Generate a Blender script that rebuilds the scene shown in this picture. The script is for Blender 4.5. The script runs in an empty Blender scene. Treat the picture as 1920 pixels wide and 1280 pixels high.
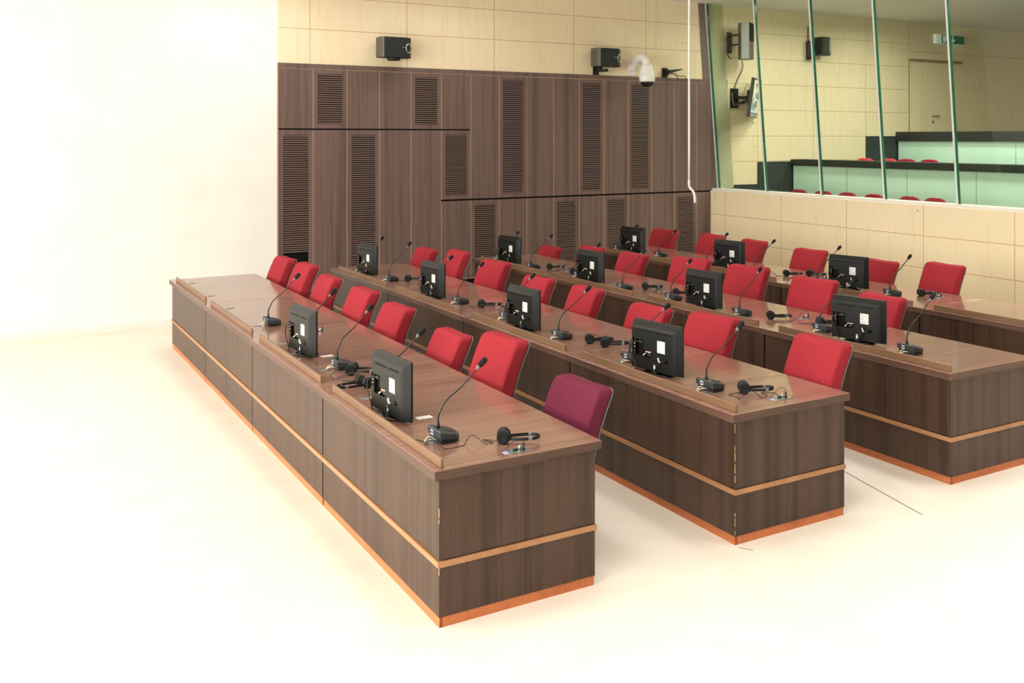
# A courtroom with four rows of walnut benches, red chairs, monitors and
# microphones, a louvred dark panelled rear wall and a glazed public gallery.
import bpy, bmesh, math, random
from mathutils import Vector, Matrix, Euler
rnd = random.Random(7)
S = bpy.context.scene
COL = S.collection
R = math.radians

# ------------------------------------------------------------------ materials
def lin(c):
    def f(v):
        v /= 255.0
        return v / 12.92 if v <= .04045 else ((v + .055) / 1.055) ** 2.4
    return (f(c[0]), f(c[1]), f(c[2]), 1)

def mat(name, rgb, rough=.5, metal=0, spec=.5, emit=None, estr=0):
    m = bpy.data.materials.new(name); m.use_nodes = True
    b = m.node_tree.nodes['Principled BSDF']
    b.inputs['Base Color'].default_value = lin(rgb)
    b.inputs['Roughness'].default_value = rough
    b.inputs['Metallic'].default_value = metal
    b.inputs['Specular IOR Level'].default_value = spec
    if emit:
        b.inputs['Emission Color'].default_value = lin(emit)
        b.inputs['Emission Strength'].default_value = estr
    return m

def ramp(nt, stops):
    r = nt.nodes.new('ShaderNodeValToRGB'); e = r.color_ramp.elements
    e[0].position, e[0].color = stops[0][0], lin(stops[0][1])
    e[1].position, e[1].color = stops[-1][0], lin(stops[-1][1])
    for p, c in stops[1:-1]:
        k = e.new(p); k.color = lin(c)
    return r

def wood(name, stops, axis='Z', broad=6.0, fine=60.0, stretch=.12, rough=.4, spec=.5,
         vary=True, mixf=.45, bump=.02):
    """veneer: streaks running along one axis of the object"""
    m = bpy.data.materials.new(name); m.use_nodes = True
    nt = m.node_tree; N = nt.nodes; L = nt.links
    b = N['Principled BSDF']
    b.inputs['Roughness'].default_value = rough
    b.inputs['Specular IOR Level'].default_value = spec
    tc = N.new('ShaderNodeTexCoord')
    src = tc.outputs['Object']
    if vary:
        oi = N.new('ShaderNodeObjectInfo')
        ad = N.new('ShaderNodeVectorMath'); ad.operation = 'MULTIPLY_ADD'
        cx = N.new('ShaderNodeCombineXYZ')
        for i in range(3): L.new(oi.outputs['Random'], cx.inputs[i])
        ad.inputs[1].default_value = (37, 23, 11)
        L.new(cx.outputs[0], ad.inputs[0]); L.new(src, ad.inputs[2])
        src = ad.outputs[0]
    def noise(sc, st, det):
        mp = N.new('ShaderNodeMapping')
        s = [sc, sc, sc]; s['XYZ'.index(axis)] = sc * st
        mp.inputs['Scale'].default_value = s
        L.new(src, mp.inputs['Vector'])
        n = N.new('ShaderNodeTexNoise'); n.inputs['Scale'].default_value = 1
        n.inputs['Detail'].default_value = det; n.inputs['Roughness'].default_value = .6
        L.new(mp.outputs[0], n.inputs['Vector'])
        return n
    a, c = noise(broad, stretch * .4, 2), noise(fine, stretch * .25, 3)
    mx = N.new('ShaderNodeMix'); mx.data_type = 'FLOAT'; mx.inputs[0].default_value = mixf
    L.new(a.outputs['Fac'], mx.inputs[2]); L.new(c.outputs['Fac'], mx.inputs[3])
    r = ramp(nt, stops)
    L.new(mx.outputs[0], r.inputs['Fac']); L.new(r.outputs['Color'], b.inputs['Base Color'])
    if bump:
        bp = N.new('ShaderNodeBump'); bp.inputs['Strength'].default_value = bump
        bp.inputs['Distance'].default_value = .01
        L.new(c.outputs['Fac'], bp.inputs['Height']); L.new(bp.outputs[0], b.inputs['Normal'])
    return m

def mottled(name, c1, c2, scale, rough, spec=.4, bump=0, det=4):
    m = bpy.data.materials.new(name); m.use_nodes = True
    nt = m.node_tree; N = nt.nodes; L = nt.links; b = N['Principled BSDF']
    b.inputs['Roughness'].default_value = rough; b.inputs['Specular IOR Level'].default_value = spec
    tc = N.new('ShaderNodeTexCoord'); n = N.new('ShaderNodeTexNoise')
    n.inputs['Scale'].default_value = scale; n.inputs['Detail'].default_value = det
    L.new(tc.outputs['Object'], n.inputs['Vector'])
    r = ramp(nt, [(.3, c1), (.7, c2)])
    L.new(n.outputs['Fac'], r.inputs['Fac']); L.new(r.outputs['Color'], b.inputs['Base Color'])
    if bump:
        bp = N.new('ShaderNodeBump'); bp.inputs['Strength'].default_value = bump; bp.inputs['Distance'].default_value = .004
        L.new(n.outputs['Fac'], bp.inputs['Height']); L.new(bp.outputs[0], b.inputs['Normal'])
    return m

WAL = [(.28, (46, 33, 26)), (.46, (68, 50, 40)), (.56, (80, 60, 48)), (.74, (58, 42, 34))]
M = {}
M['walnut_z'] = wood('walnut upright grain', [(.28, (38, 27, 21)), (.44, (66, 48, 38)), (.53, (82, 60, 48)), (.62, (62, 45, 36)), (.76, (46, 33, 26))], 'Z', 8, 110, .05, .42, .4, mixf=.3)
M['walnut_x'] = wood('walnut lit top grain across', [(.28, (108, 78, 66)), (.45, (136, 101, 87)), (.58, (152, 116, 101)), (.76, (124, 91, 78))],  # same veneer as the fronts, colour lightened for light falling on the tops
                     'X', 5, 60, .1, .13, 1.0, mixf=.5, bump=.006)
M['walnut_y'] = wood('walnut edge grain along', WAL, 'Y', 9, 120, .08, .4, .4)
BAND = [(.28, (66, 46, 37)), (.46, (90, 66, 54)), (.56, (102, 76, 63)), (.74, (78, 56, 46))]
M['band_y'] = wood('edge band along', BAND, 'Y', 9, 120, .08, .4, .4)
M['band_x'] = wood('edge band across', BAND, 'X', 9, 120, .08, .4, .4)
M['lip'] = wood('paler lip wood', [(.3, (112, 84, 62)), (.55, (134, 103, 78)), (.75, (122, 92, 70))], 'Y', 8, 120, .08, .45)
M['trim'] = wood('honey trim wood', [(.3, (156, 108, 72)), (.6, (184, 136, 95)), (.8, (170, 122, 83))], 'Y', 8, 120, .08, .45)
M['plinth'] = wood('orange plinth wood', [(.3, (176, 96, 54)), (.55, (206, 122, 74)), (.7, (190, 108, 64)), (.85, (120, 66, 42))], 'Y', 5, 40, .15, .5)
M['panel'] = wood('mauve walnut wall veneer', [(.24, (62, 51, 48)), (.42, (104, 86, 81)), (.52, (120, 99, 94)), (.60, (106, 87, 82)), (.76, (84, 70, 66))],
                  'Z', 8, 110, .04, .5, .35, vary=False, mixf=.32)
M['slat'] = mat('slat brown', (116, 96, 91), .5)
M['edging'] = mat('pale panel edging', (184, 154, 124), .6)
M['dark'] = mat('deep shadow gap', (14, 11, 9), .8, spec=.2)
M['birch'] = wood('birch plywood', [(.25, (236, 216, 178)), (.5, (246, 230, 197)), (.75, (240, 222, 186))],
                  'Z', 4, 26, .25, .5, .35, vary=False, mixf=.55, bump=0)
M['birch_g'] = wood('gallery birch plywood', [(.25, (222, 206, 170)), (.5, (238, 224, 190)), (.75, (229, 214, 178))],
                    'Z', 4, 18, .35, .5, .3, vary=False, mixf=.6, bump=0)
M['seam'] = mat('plywood seam', (176, 136, 92), .7)
M['seam_g'] = mat('gallery seam', (150, 132, 96), .7)
M['floor'] = mottled('beige sheet floor', (230, 220, 204), (238, 229, 214), 3.0, .45, .35)
M['floorgap'] = mat('floor seam', (70, 52, 36), .8)
M['white'] = mottled('white plaster', (244, 242, 238), (250, 249, 246), 2, .7, .2)
M['ceil'] = mat('white ceiling', (244, 242, 236), .8, spec=.2)
M['sill'] = mat('white sill', (238, 236, 230), .35)
M['red'] = mottled('red wool cloth', (150, 42, 52), (166, 51, 60), 160, .9, .15, .25, 2)
M['plum'] = mottled('plum wool cloth', (100, 36, 58), (114, 44, 66), 160, .9, .15, .25, 2)
M['maroon'] = mottled('maroon cloth', (132, 30, 48), (150, 38, 56), 120, .9, .15)
M['rose'] = mottled('faded red cloth', (182, 62, 74), (196, 72, 84), 120, .9, .15)
M['shell'] = mat('grey chair shell', (122, 122, 122), .5)
M['chrome'] = mat('dull metal', (170, 172, 172), .3, .9)
M['black'] = mat('black plastic', (26, 28, 28), .42)
M['gloss'] = mat('glossy black plastic', (10, 10, 10), .08)
M['case'] = mottled('charcoal monitor shell', (13, 17, 17), (18, 22, 22), 400, .4, .35, .15, 1)
M['mic'] = mat('slate plastic', (52, 60, 64), .4)
M['micd'] = mat('dark slate plastic', (34, 40, 43), .45)
M['neck'] = mat('gooseneck metal', (66, 62, 60), .35, .6)
M['foam'] = mottled('black foam', (34, 36, 37), (46, 48, 49), 600, .95, .1, .4, 1)
M['grey'] = mat('light grey plastic', (150, 154, 156), .4)
M['cable'] = mat('black rubber', (40, 38, 36), .6)
M['wcable'] = mat('cream cable', (232, 228, 210), .5)
M['paper'] = mat('white paper', (236, 236, 232), .7)
M['blue'] = mat('blue ink', (58, 62, 140), .6)
M['sky'] = mat('pale blue sticker', (150, 176, 220), .6)
M['steel'] = mat('brushed steel plate', (150, 156, 158), .3, .7)
M['silver'] = mat('silver', (205, 208, 210), .22, .9)
M['redbtn'] = mat('dark red button', (120, 26, 34), .4)
M['orange'] = mat('orange socket', (220, 120, 70), .5)
M['mint'] = mottled('mint back painted glass', (190, 230, 214), (200, 236, 222), 1.2, .12, .5)
M['cap'] = mat('dark green capping', (24, 36, 32), .55)
M['wains'] = mat('dark grey green panel', (44, 54, 54), .5)
M['wline'] = mat('panel hairline', (92, 102, 98), .6)
M['olive'] = mat('grey green glass blur', (176, 180, 148), .8)
M['post'] = mat('mauve grey trim', (118, 104, 98), .6)
M['green'] = mat('exit green', (20, 110, 70), .5, emit=(20, 110, 70), estr=.35)
M['wsign'] = mat('exit white', (240, 250, 244), .5, emit=(230, 250, 238), estr=.5)
M['spk'] = mat('speaker black grille', (24, 32, 30), .6)
M['spkside'] = mat('speaker grey side', (84, 80, 72), .5)
M['screen'] = mat('lit screen', (190, 220, 226), .3, emit=(176, 214, 226), estr=.55)
M['scr2'] = mat('lit screen blue', (70, 120, 170), .3, emit=(60, 116, 170), estr=.5)
M['scr3'] = mat('lit screen brown', (120, 80, 60), .3, emit=(130, 90, 70), estr=.4)
M['scr4'] = mat('lit screen cream', (226, 216, 190), .3, emit=(226, 216, 190), estr=.55)
M['camw'] = mat('white camera housing', (246, 246, 244), .3)
M['dome'] = mat('smoked dome', (16, 18, 18), .06)
M['gedge'] = mat('green glass edge', (34, 104, 78), .15)
M['joint'] = mat('white silicone joint', (228, 232, 228), .5)
M['chip'] = mat('bare chipboard', (214, 186, 130), .9)

def glass_mat():
    m = bpy.data.materials.new('tinted gallery glass'); m.use_nodes = True
    nt = m.node_tree; N = nt.nodes; L = nt.links
    for n in list(N): N.remove(n)
    o = N.new('ShaderNodeOutputMaterial'); mx = N.new('ShaderNodeMixShader')
    t = N.new('ShaderNodeBsdfTransparent'); t.inputs[0].default_value = (.962, .986, .93, 1)
    g = N.new('ShaderNodeBsdfGlossy'); g.inputs['Roughness'].default_value = .02
    lw = N.new('ShaderNodeLayerWeight'); lw.inputs['Blend'].default_value = .5
    pw = N.new('ShaderNodeMath'); pw.operation = 'POWER'; pw.inputs[1].default_value = 5
    fr = N.new('ShaderNodeMath'); fr.operation = 'MULTIPLY_ADD'; fr.inputs[1].default_value = .5; fr.inputs[2].default_value = .02
    L.new(lw.outputs['Facing'], pw.inputs[0]); L.new(pw.outputs[0], fr.inputs[0])
    L.new(fr.outputs[0], mx.inputs[0]); L.new(t.outputs[0], mx.inputs[1]); L.new(g.outputs[0], mx.inputs[2])
    L.new(mx.outputs[0], o.inputs['Surface'])
    return m
M['glass'] = glass_mat()
M['lamp'] = mat('lamp diffuser', (255, 250, 240), .5, emit=(255, 247, 234), estr=3.0)

# ------------------------------------------------------------------ mesh kit
class MB:
    def __init__(s): s.v = []; s.f = []; s.m = []; s.sm = []
    def add(s, vs, fs, mi=0, smooth=False, mx=None):
        o = len(s.v)
        s.v += [tuple(mx @ Vector(p)) if mx is not None else tuple(p) for p in vs]
        for f in fs:
            s.f.append(tuple(i + o for i in f)); s.m.append(mi); s.sm.append(smooth)
        return s
    def box(s, x0, x1, y0, y1, z0, z1, mi=0, mx=None):
        vs = [(x, y, z) for x in (x0, x1) for y in (y0, y1) for z in (z0, z1)]
        return s.add(vs, [(0, 1, 3, 2), (4, 6, 7, 5), (0, 4, 5, 1), (2, 3, 7, 6), (0, 2, 6, 4), (1, 5, 7, 3)], mi, False, mx)
    def prism(s, pts, z0, z1, mi=0, mx=None, axis='Z'):
        n = len(pts)
        def q(p, h): return {'Z': (p[0], p[1], h), 'Y': (p[0], h, p[1]), 'X': (h, p[0], p[1])}[axis]
        vs = [q(p, z0) for p in pts] + [q(p, z1) for p in pts]
        fs = [tuple(range(n)), tuple(range(2 * n - 1, n - 1, -1))]
        fs += [(i, i + n, (i + 1) % n + n, (i + 1) % n) for i in range(n)]
        return s.add(vs, fs, mi, False, mx)
    def loft(s, rings, mi=0, smooth=True, cap=True, mx=None, closed=True):
        n = len(rings[0]); vs = [p for r in rings for p in r]; fs = []
        for k in range(len(rings) - 1):
            for i in range(n if closed else n - 1):
                j = (i + 1) % n
                fs.append((k * n + i, k * n + j, (k + 1) * n + j, (k + 1) * n + i))
        if cap:
            fs.append(tuple(range(n - 1, -1, -1))); o = (len(rings) - 1) * n
            fs.append(tuple(range(o, o + n)))
        return s.add(vs, fs, mi, smooth, mx)
    def lathe(s, prof, n=20, mi=0, mx=None, smooth=True):
        rings = [[(r * math.cos(2 * math.pi * i / n), r * math.sin(2 * math.pi * i / n), z) for i in range(n)] for r, z in prof]
        return s.loft(rings, mi, smooth, True, mx)
    def tube(s, pts, rad, n=8, mi=0, mx=None, sub=0):
        P = [Vector(p) for p in pts]
        if sub: P = smooth_path(P, sub)
        k = len(P); rr = rad if isinstance(rad, list) else [rad] * k
        if len(rr) != k: rr = [rr[0] + (rr[-1] - rr[0]) * i / (k - 1) for i in range(k)]
        up = None; rings = []
        for i in range(k):
            t = (P[min(i + 1, k - 1)] - P[max(i - 1, 0)])
            t = t.normalized() if t.length > 1e-9 else Vector((0, 0, 1))
            if up is None: up = t.orthogonal().normalized()
            up = (up - t * up.dot(t))
            up = up.normalized() if up.length > 1e-6 else t.orthogonal().normalized()
            w = t.cross(up)
            rings.append([tuple(P[i] + (up * math.cos(2 * math.pi * j / n) + w * math.sin(2 * math.pi * j / n)) * rr[i]) for j in range(n)])
        return s.loft(rings, mi, True, True, mx)
    def rbox(s, cx, cy, cz, sx, sy, sz, r, r2=None, n=(6, 14, 14), fn=None, mi=0, mx=None):
        """soft box: corners rounded by r2 seen along x, all edges rounded by r"""
        h = (sx / 2, sy / 2, sz / 2); r2 = r2 or r
        def steps(k, half, rr):
            e = [-half + rr * (1 - math.cos(t * math.pi / 8)) for t in range(0, 5)]
            m = [-(half - rr) + 2 * (half - rr) * t / k for t in range(1, k)]
            return e + m + [-q for q in reversed(e)]
        ax = [steps(max(2, n[0] - 4), h[0], min(r, h[0] * .98)), steps(n[1], h[1], min(max(r, r2), h[1] * .9)), steps(n[2], h[2], min(max(r, r2), h[2] * .9))]
        idx = {}; vs = []; fs = []
        def vid(i, j, k):
            key = (i, j, k)
            if key not in idx:
                p = Vector((ax[0][i], ax[1][j], ax[2][k]))
                # round the outline seen along x
                iy, iz = h[1] - r2, h[2] - r2
                qy, qz = max(-iy, min(iy, p.y)), max(-iz, min(iz, p.z))
                dy, dz = p.y - qy, p.z - qz
                if dy and dz:
                    mx_ = max(abs(dy), abs(dz)); L_ = math.hypot(dy, dz); g = mx_ / L_
                    p.y, p.z = qy + dy * g, qz + dz * g
                    dout = mx_
                else: dout = max(abs(dy), abs(dz))
                depth_in = r2 - dout if (abs(p.y) > iy or abs(p.z) > iz) else r2   # distance to outline
                if depth_in < r and h[0] - abs(p.x) < r:
                    # roll the edge in a quarter circle
                    a_ = r - depth_in; b_ = r - (h[0] - abs(p.x)); l_ = math.hypot(a_, b_)
                    if l_ > 1e-9:
                        g = max(a_, b_) / l_
                        na, nb = a_ * g, b_ * g
                        sh = na - a_
                        o = Vector((0, dy, dz)); o = o.normalized() if o.length > 1e-9 else o
                        p.y += o.y * sh; p.z += o.z * sh
                        p.x = math.copysign(h[0] - r + nb, p.x)
                p = Vector((p.x + cx, p.y + cy, p.z + cz))
                if fn: p = fn(p)
                idx[key] = len(vs); vs.append(tuple(p))
            return idx[key]
        nx, ny, nz = (len(q) - 1 for q in ax)
        for j in range(ny):
            for k in range(nz):
                fs.append((vid(0, j, k), vid(0, j, k + 1), vid(0, j + 1, k + 1), vid(0, j + 1, k)))
                fs.append((vid(nx, j, k), vid(nx, j + 1, k), vid(nx, j + 1, k + 1), vid(nx, j, k + 1)))
        for i in range(nx):
            for k in range(nz):
                fs.append((vid(i, 0, k), vid(i + 1, 0, k), vid(i + 1, 0, k + 1), vid(i, 0, k + 1)))
                fs.append((vid(i, ny, k), vid(i, ny, k + 1), vid(i + 1, ny, k + 1), vid(i + 1, ny, k)))
            for j in range(ny):
                fs.append((vid(i, j, 0), vid(i, j + 1, 0), vid(i + 1, j + 1, 0), vid(i + 1, j, 0)))
                fs.append((vid(i, j, nz), vid(i + 1, j, nz), vid(i + 1, j + 1, nz), vid(i, j + 1, nz)))
        return s.add(vs, fs, mi, True, mx)
    def build(s, name, mats, parent=None, bevel=0):
        me = bpy.data.meshes.new(name); me.from_pydata(s.v, [], s.f)
        for k in (mats if isinstance(mats, (list, tuple)) else [mats]): me.materials.append(M[k])
        for p, mi, sm in zip(me.polygons, s.m, s.sm): p.material_index = mi; p.use_smooth = sm
        bm = bmesh.new(); bm.from_mesh(me); bmesh.ops.recalc_face_normals(bm, faces=bm.faces); bm.to_mesh(me); bm.free()
        me.update()
        o = bpy.data.objects.new(name, me); COL.objects.link(o)
        if parent: o.parent = parent
        if bevel:
            b = o.modifiers.new('bevel', 'BEVEL'); b.width = bevel; b.segments = 2; b.limit_method = 'ANGLE'
        return o

def smooth_path(P, k):
    out = []
    for i in range(len(P) - 1):
        p0, p1, p2, p3 = P[max(i - 1, 0)], P[i], P[i + 1], P[min(i + 2, len(P) - 1)]
        for j in range(k):
            t = j / k
            out.append(.5 * ((2 * p1) + (p2 - p0) * t + (2 * p0 - 5 * p1 + 4 * p2 - p3) * t * t + (3 * p1 - p0 - 3 * p2 + p3) * t ** 3))
    return out + [P[-1]]

def holed_plate(mb, a0, a1, b0, b1, holes, put, depth, mi=0, mi_in=1):
    """flat face with real rectangular recesses; put(a,b,d) gives the 3-D point"""
    A = sorted({a0, a1, *[v for h in holes for v in h[:2]]}); B = sorted({b0, b1, *[v for h in holes for v in h[2:4]]})
    for i in range(len(A) - 1):
        for j in range(len(B) - 1):
            ca, cb = (A[i] + A[i + 1]) / 2, (B[j] + B[j + 1]) / 2
            if any(h[0] < ca < h[1] and h[2] < cb < h[3] for h in holes): continue
            mb.add([put(A[i], B[j], 0), put(A[i + 1], B[j], 0), put(A[i + 1], B[j + 1], 0), put(A[i], B[j + 1], 0)], [(0, 1, 2, 3)], mi)
    for h in holes:
        c = [(h[0], h[2]), (h[1], h[2]), (h[1], h[3]), (h[0], h[3])]
        vs = [put(p[0], p[1], 0) for p in c] + [put(p[0], p[1], depth) for p in c]
        mb.add(vs, [(0, 1, 5, 4), (1, 2, 6, 5), (2, 3, 7, 6), (3, 0, 4, 7), (4, 5, 6, 7)], mi_in)

def tag(o, label=None, cat=None, group=None, kind=None):
    if label: o['label'] = label
    if cat: o['category'] = cat
    if group: o['group'] = group
    if kind: o['kind'] = kind
    return o
def empty(name, loc, rz=0, label=None, cat=None, group=None):
    o = bpy.data.objects.new(name, None); COL.objects.link(o); o.empty_display_size = .1
    o.location = loc; o.rotation_euler = (0, 0, rz)
    return tag(o, label, cat, group)
def structure(o): o['kind'] = 'structure'; return o
KIDS = {}
def copy_tree(o, parent=None):
    c = o.copy(); COL.objects.link(c)
    if parent: c.parent = parent
    for ch in list(o.children): copy_tree(ch, c)
    return c

# ------------------------------------------------------------------ camera
HC = 2.35
YAW = 32.546
cd = bpy.data.cameras.new('camera'); cam = bpy.data.objects.new('camera', cd); COL.objects.link(cam)
cam.location = (0, 0, HC); cam.rotation_euler = (R(90), 0, R(-YAW))
cd.sensor_width = 36; cd.lens = 36 * 1885 / 1920
cd.shift_x = (960 - 1153) / 1920; cd.shift_y = (258 - 640) / 1920
cd.clip_start = .05; cd.clip_end = 100
S.camera = cam

# ------------------------------------------------------------------ room shell
YB = 13.56            # face of the rear wall
XL = 3.384            # where the dark panelling begins
XR = 10.58            # face of the low birch wall
ZC = 4.62             # ceiling

mb = MB(); mb.box(-7, XR + .3, -5, YB + .3, -.1, 0)
fl = structure(mb.build('floor', 'floor'))
# long floor seams
mb = MB()
for (xa, ya), (xb, yb) in (((5.28, 5.6), (4.985, 4.25)), ((3.70, 4.48), (3.745, 4.40)), ((2.95, 5.6), (2.90, 4.9))):
    d = Vector((xb - xa, yb - ya, 0)).normalized(); nn = Vector((-d.y, d.x, 0)) * .003
    mb.add([(xa + nn.x, ya + nn.y, .001), (xb + nn.x, yb + nn.y, .001), (xb - nn.x, yb - nn.y, .001), (xa - nn.x, ya - nn.y, .001)], [(0, 1, 2, 3)])
mb.build('floor_seam', 'floorgap', fl)
mb = MB(); mb.box(-7, 20, -5, YB + .3, ZC, ZC + .1)
ce = structure(mb.build('ceiling', 'ceil'))

# plain white plaster part of the rear wall
mb = MB(); mb.box(-7, XL, YB, YB + .25, 0, ZC)
structure(mb.build('wall_rear', 'white'))
mb = MB(); mb.box(-7.2, -7, -5, YB + .25, 0, ZC)
structure(mb.build('wall_left', 'white'))
mb = MB(); mb.box(-7, XL - .03, YB - .015, YB, 0, .08)
structure(mb.build('baseboard_rear', 'sill'))

# dark panelled wall with shadow grooves
PW = .4598
SX = [3.844 + PW * k for k in range(-1, 16)]
SX[-1] = 10.745
ZT, ZL = 3.338, 3.266
G1, G2 = (1.425, 1.456), (2.448, 2.474)
mb = MB(); mb.box(XL, 10.95, YB + .02, YB + .25, 0, ZT, 1)
def bay(i): return SX[i], SX[i + 1]
def bay_at(x): return max(k for k in range(16) if SX[k] <= x + .01)
GR = {}
for x, z0, z1 in [(3.5, .50, 2.387), (3.91, 2.534, 3.21), (4.37, .40, 2.387), (5.28, 2.534, 3.21), (5.75, 1.515, 2.389),
                  (6.21, .39, 1.367), (6.66, 1.517, 3.212), (7.58, .39, 1.371), (8.04, 1.517, 3.212), (8.5, .39, 1.371),
                  (8.96, 1.517, 3.212), (9.88, .39, 1.371)]:
    GR.setdefault(bay_at(x), []).append((z0, z1))
x_step = 5.682   # left of this the lower groove is absent
pb = MB()
for i in range(16):
    a, b = bay(i)
    mid = (a + b) / 2
    if mid < x_step: zs = [(.3, G2[0]), (G2[1], ZL)]
    elif mid < 6.145: zs = [(.3, G1[0]), (G1[1], G2[0]), (G2[1], ZL)]
    else: zs = [(.3, G1[0]), (G1[1], ZL)]
    for z0, z1 in zs:
        holes = [h for h in GR.get(i, []) if z0 < h[0] < z1]
        A0, A1 = a + .004, b - .004
        if holes:
            h = holes[0]
            gx0, gx1 = a + .06, b - .056
            pb.box(A0, gx0, YB - .012, YB + .02, z0, z1, 0)
            pb.box(gx1, A1, YB - .012, YB + .02, z0, z1, 0)
            pb.box(gx0, gx1, YB - .012, YB + .02, z0, h[0], 0)
            pb.box(gx0, gx1, YB - .012, YB + .02, h[1], z1, 0)
        else:
            pb.box(A0, A1, YB - .012, YB + .02, z0, z1, 0)
pb.box(XL, 10.745, YB - .02, YB + .02, ZL + .008, ZT, 0)            # top rail
pb.box(XL, 10.745, YB - .004, YB + .02, .02, .29, 1)                 # dark skirting
mb.add(pb.v, [], 0)
for f, m_ in zip(pb.f, pb.m):
    mb.f.append(tuple(k + len(mb.v) - len(pb.v) for k in f)); mb.m.append(m_); mb.sm.append(False)
wb = structure(mb.build('wall_back', ['panel', 'dark']))
# pale edging strips between the panels
eb = MB()
for x in SX[1:-1]:
    if x < x_step - .01: zz = [(.3, G2[0]), (G2[1], ZL)]
    elif x < 6.1: zz = [(.3, G1[0]), (G1[1], G2[0]), (G2[1], ZL)]
    elif x < 6.2: zz = [(.3, G1[0]), (G1[1], ZL)]
    else: zz = [(.3, G1[0]), (G1[1], ZL)]
    for z0, z1 in zz: eb.box(x - .0038, x + .0038, YB - .0125, YB, z0, z1)
eb.box(XL, 10.745, YB - .0125, YB, ZL, ZL + .008)
eb.box(XL, 10.745, YB - .0125, YB, .29, .3)
eb.box(XL - .012, XL + .003, YB - .014, YB, 0, ZT)
eb.build('panel_edging', 'edging', wb)
gb = MB()
gb.box(x_step, 10.745, YB - .010, YB + .015, G1[0], G1[0] + .006)
gb.box(XL, 6.145, YB - .010, YB + .015, G2[0], G2[0] + .006)
gb.build('groove_lip', 'slat', wb)
# louvre grilles
for i, lst in sorted(GR.items()):
    a, b = bay(i)
    for z0, z1 in lst:
        g = MB(); x0, x1 = a + .06, b - .056
        n = int(round((z1 - z0) / .0292)); p = (z1 - z0) / n
        hi = z0
        for k in range(n):
            zc = z0 + p * (k + .5)
            if i == 0 and .82 > zc > .60: continue                  # slats missing here
            rot = rnd.uniform(-.0008, .0008)
            g.box(x0, x1, YB - .011, YB + .012, zc - p * .27 + rot, zc + p * .27 + rot, 0)
        g.build('louvre_grille', 'slat', wb)

# birch cladding above the panelling
def birch_clad(name, x0, x1, z0, z1, xs, zs, m, seam):
    b = MB(); b.box(x0, x1, YB, YB + .25, z0, z1)
    o = structure(b.build(name, m))
    q = MB()
    for x in xs: q.box(x - .003, x + .003, YB - .0012, YB + .01, z0, z1)
    for z in zs: q.box(x0, x1, YB - .0012, YB + .01, z - .003, z + .003)
    q.build('panel_seam', seam, o)
    return o
birch_clad('wall_back_upper', XL, 10.95, ZT, ZC, [3.803 + 1.362 * k for k in range(5)], [3.806, 4.25], 'birch', 'seam')
# screw heads / small holes in the cladding
q = MB()
for x, z in ((9.86, 3.93), (9.98, 3.93), (10.11, 3.93)): q.lathe([(0, 0), (.008, 0), (.008, .002), (0, .002)], 8, 0, Matrix.Translation((x, YB - .001, z)) @ Matrix.Rotation(R(90), 4, 'X'))
q.build('screw_hole', 'dark', bpy.data.objects['wall_back_upper'])

# low birch wall on the right
mb = MB(); mb.box(XR, XR + .30, -1, YB, 0, 1.452)
wr = structure(mb.build('wall_right', 'birch'))
q = MB()
for y in [13.16, 11.775, 10.39, 9.005, 7.62, 6.235, 4.85]: q.box(XR - .0012, XR + .01, y - .003, y + .003, 0, 1.452)
for z in (1.055, .63, .2): q.box(XR - .0012, XR + .01, -1, YB, z - .003, z + .003)
q.build('panel_seam', 'seam', wr)
q = MB()
for y, z in ((13.42, 1.38), (9.10, 1.38)):
    q.lathe([(0, 0), (.012, 0), (.012, .004), (0, .006)], 10, 0, Matrix.Translation((XR, y, z)) @ Matrix.Rotation(R(-90), 4, 'Y'))
q.build('screw_cap', 'grey', wr)

# ------------------------------------------------------------------ gallery glazing
XG = 10.745; ZG0 = 1.49; LEAN = -.0875
def gx(z): return XG + LEAN * (z - ZG0)
w1 = structure(empty('window_1', (XG, 8.0, ZG0)))
w1.matrix_world
def wbuild(mb_, name, mats):
    o = mb_.build(name, mats); o.parent = w1; o.matrix_parent_inverse = Matrix.Translation((-XG, -8.0, -ZG0)); return o
q = MB(); q.box(XR + .03, XG + .10, -1, YB - .002, 1.452, ZG0); wbuild(q, 'sill', 'sill')
q = MB()
q.prism([(gx(ZG0) - .03, ZG0), (gx(ZG0) + .03, ZG0), (gx(ZC) + .03, ZC), (gx(ZC) - .03, ZC)], YB - .035, YB - .018, 0, axis='Y')
wbuild(q, 'side_frame', 'joint')
GJ = [YB - .035, 12.30, 11.05, 9.81, 8.57, 7.33, 6.09, 4.85, 3.6]
for k in range(len(GJ) - 1):
    y1, y0 = GJ[k], GJ[k + 1]
    e = .0 if k == 0 else .012
    q = MB()
    t = .006
    q.prism([(gx(ZG0) - t, ZG0), (gx(ZG0) + t, ZG0), (gx(ZC) + t, ZC), (gx(ZC) - t, ZC)], y0 + .012, y1 - e, 0, axis='Y')
    wbuild(q, 'pane', 'glass')
    if k:
        q = MB(); t = .018
        q.prism([(gx(ZG0) - t, ZG0), (gx(ZG0) + t, ZG0), (gx(ZC) + t, ZC), (gx(ZC) - t, ZC)], y1 - .008, y1 + .022, 0, axis='Y')
        wbuild(q, 'joint', 'joint')
    q = MB(); t = .016
    yy = y1 - (.018 if k == 0 else .018)
    q.prism([(gx(ZG0) - t, ZG0), (gx(ZG0) + t, ZG0), (gx(ZC) + t, ZC), (gx(ZC) - t, ZC)], yy - .006, yy + .008, 0, axis='Y')
    wbuild(q, 'glass_edge', 'gedge')
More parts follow.
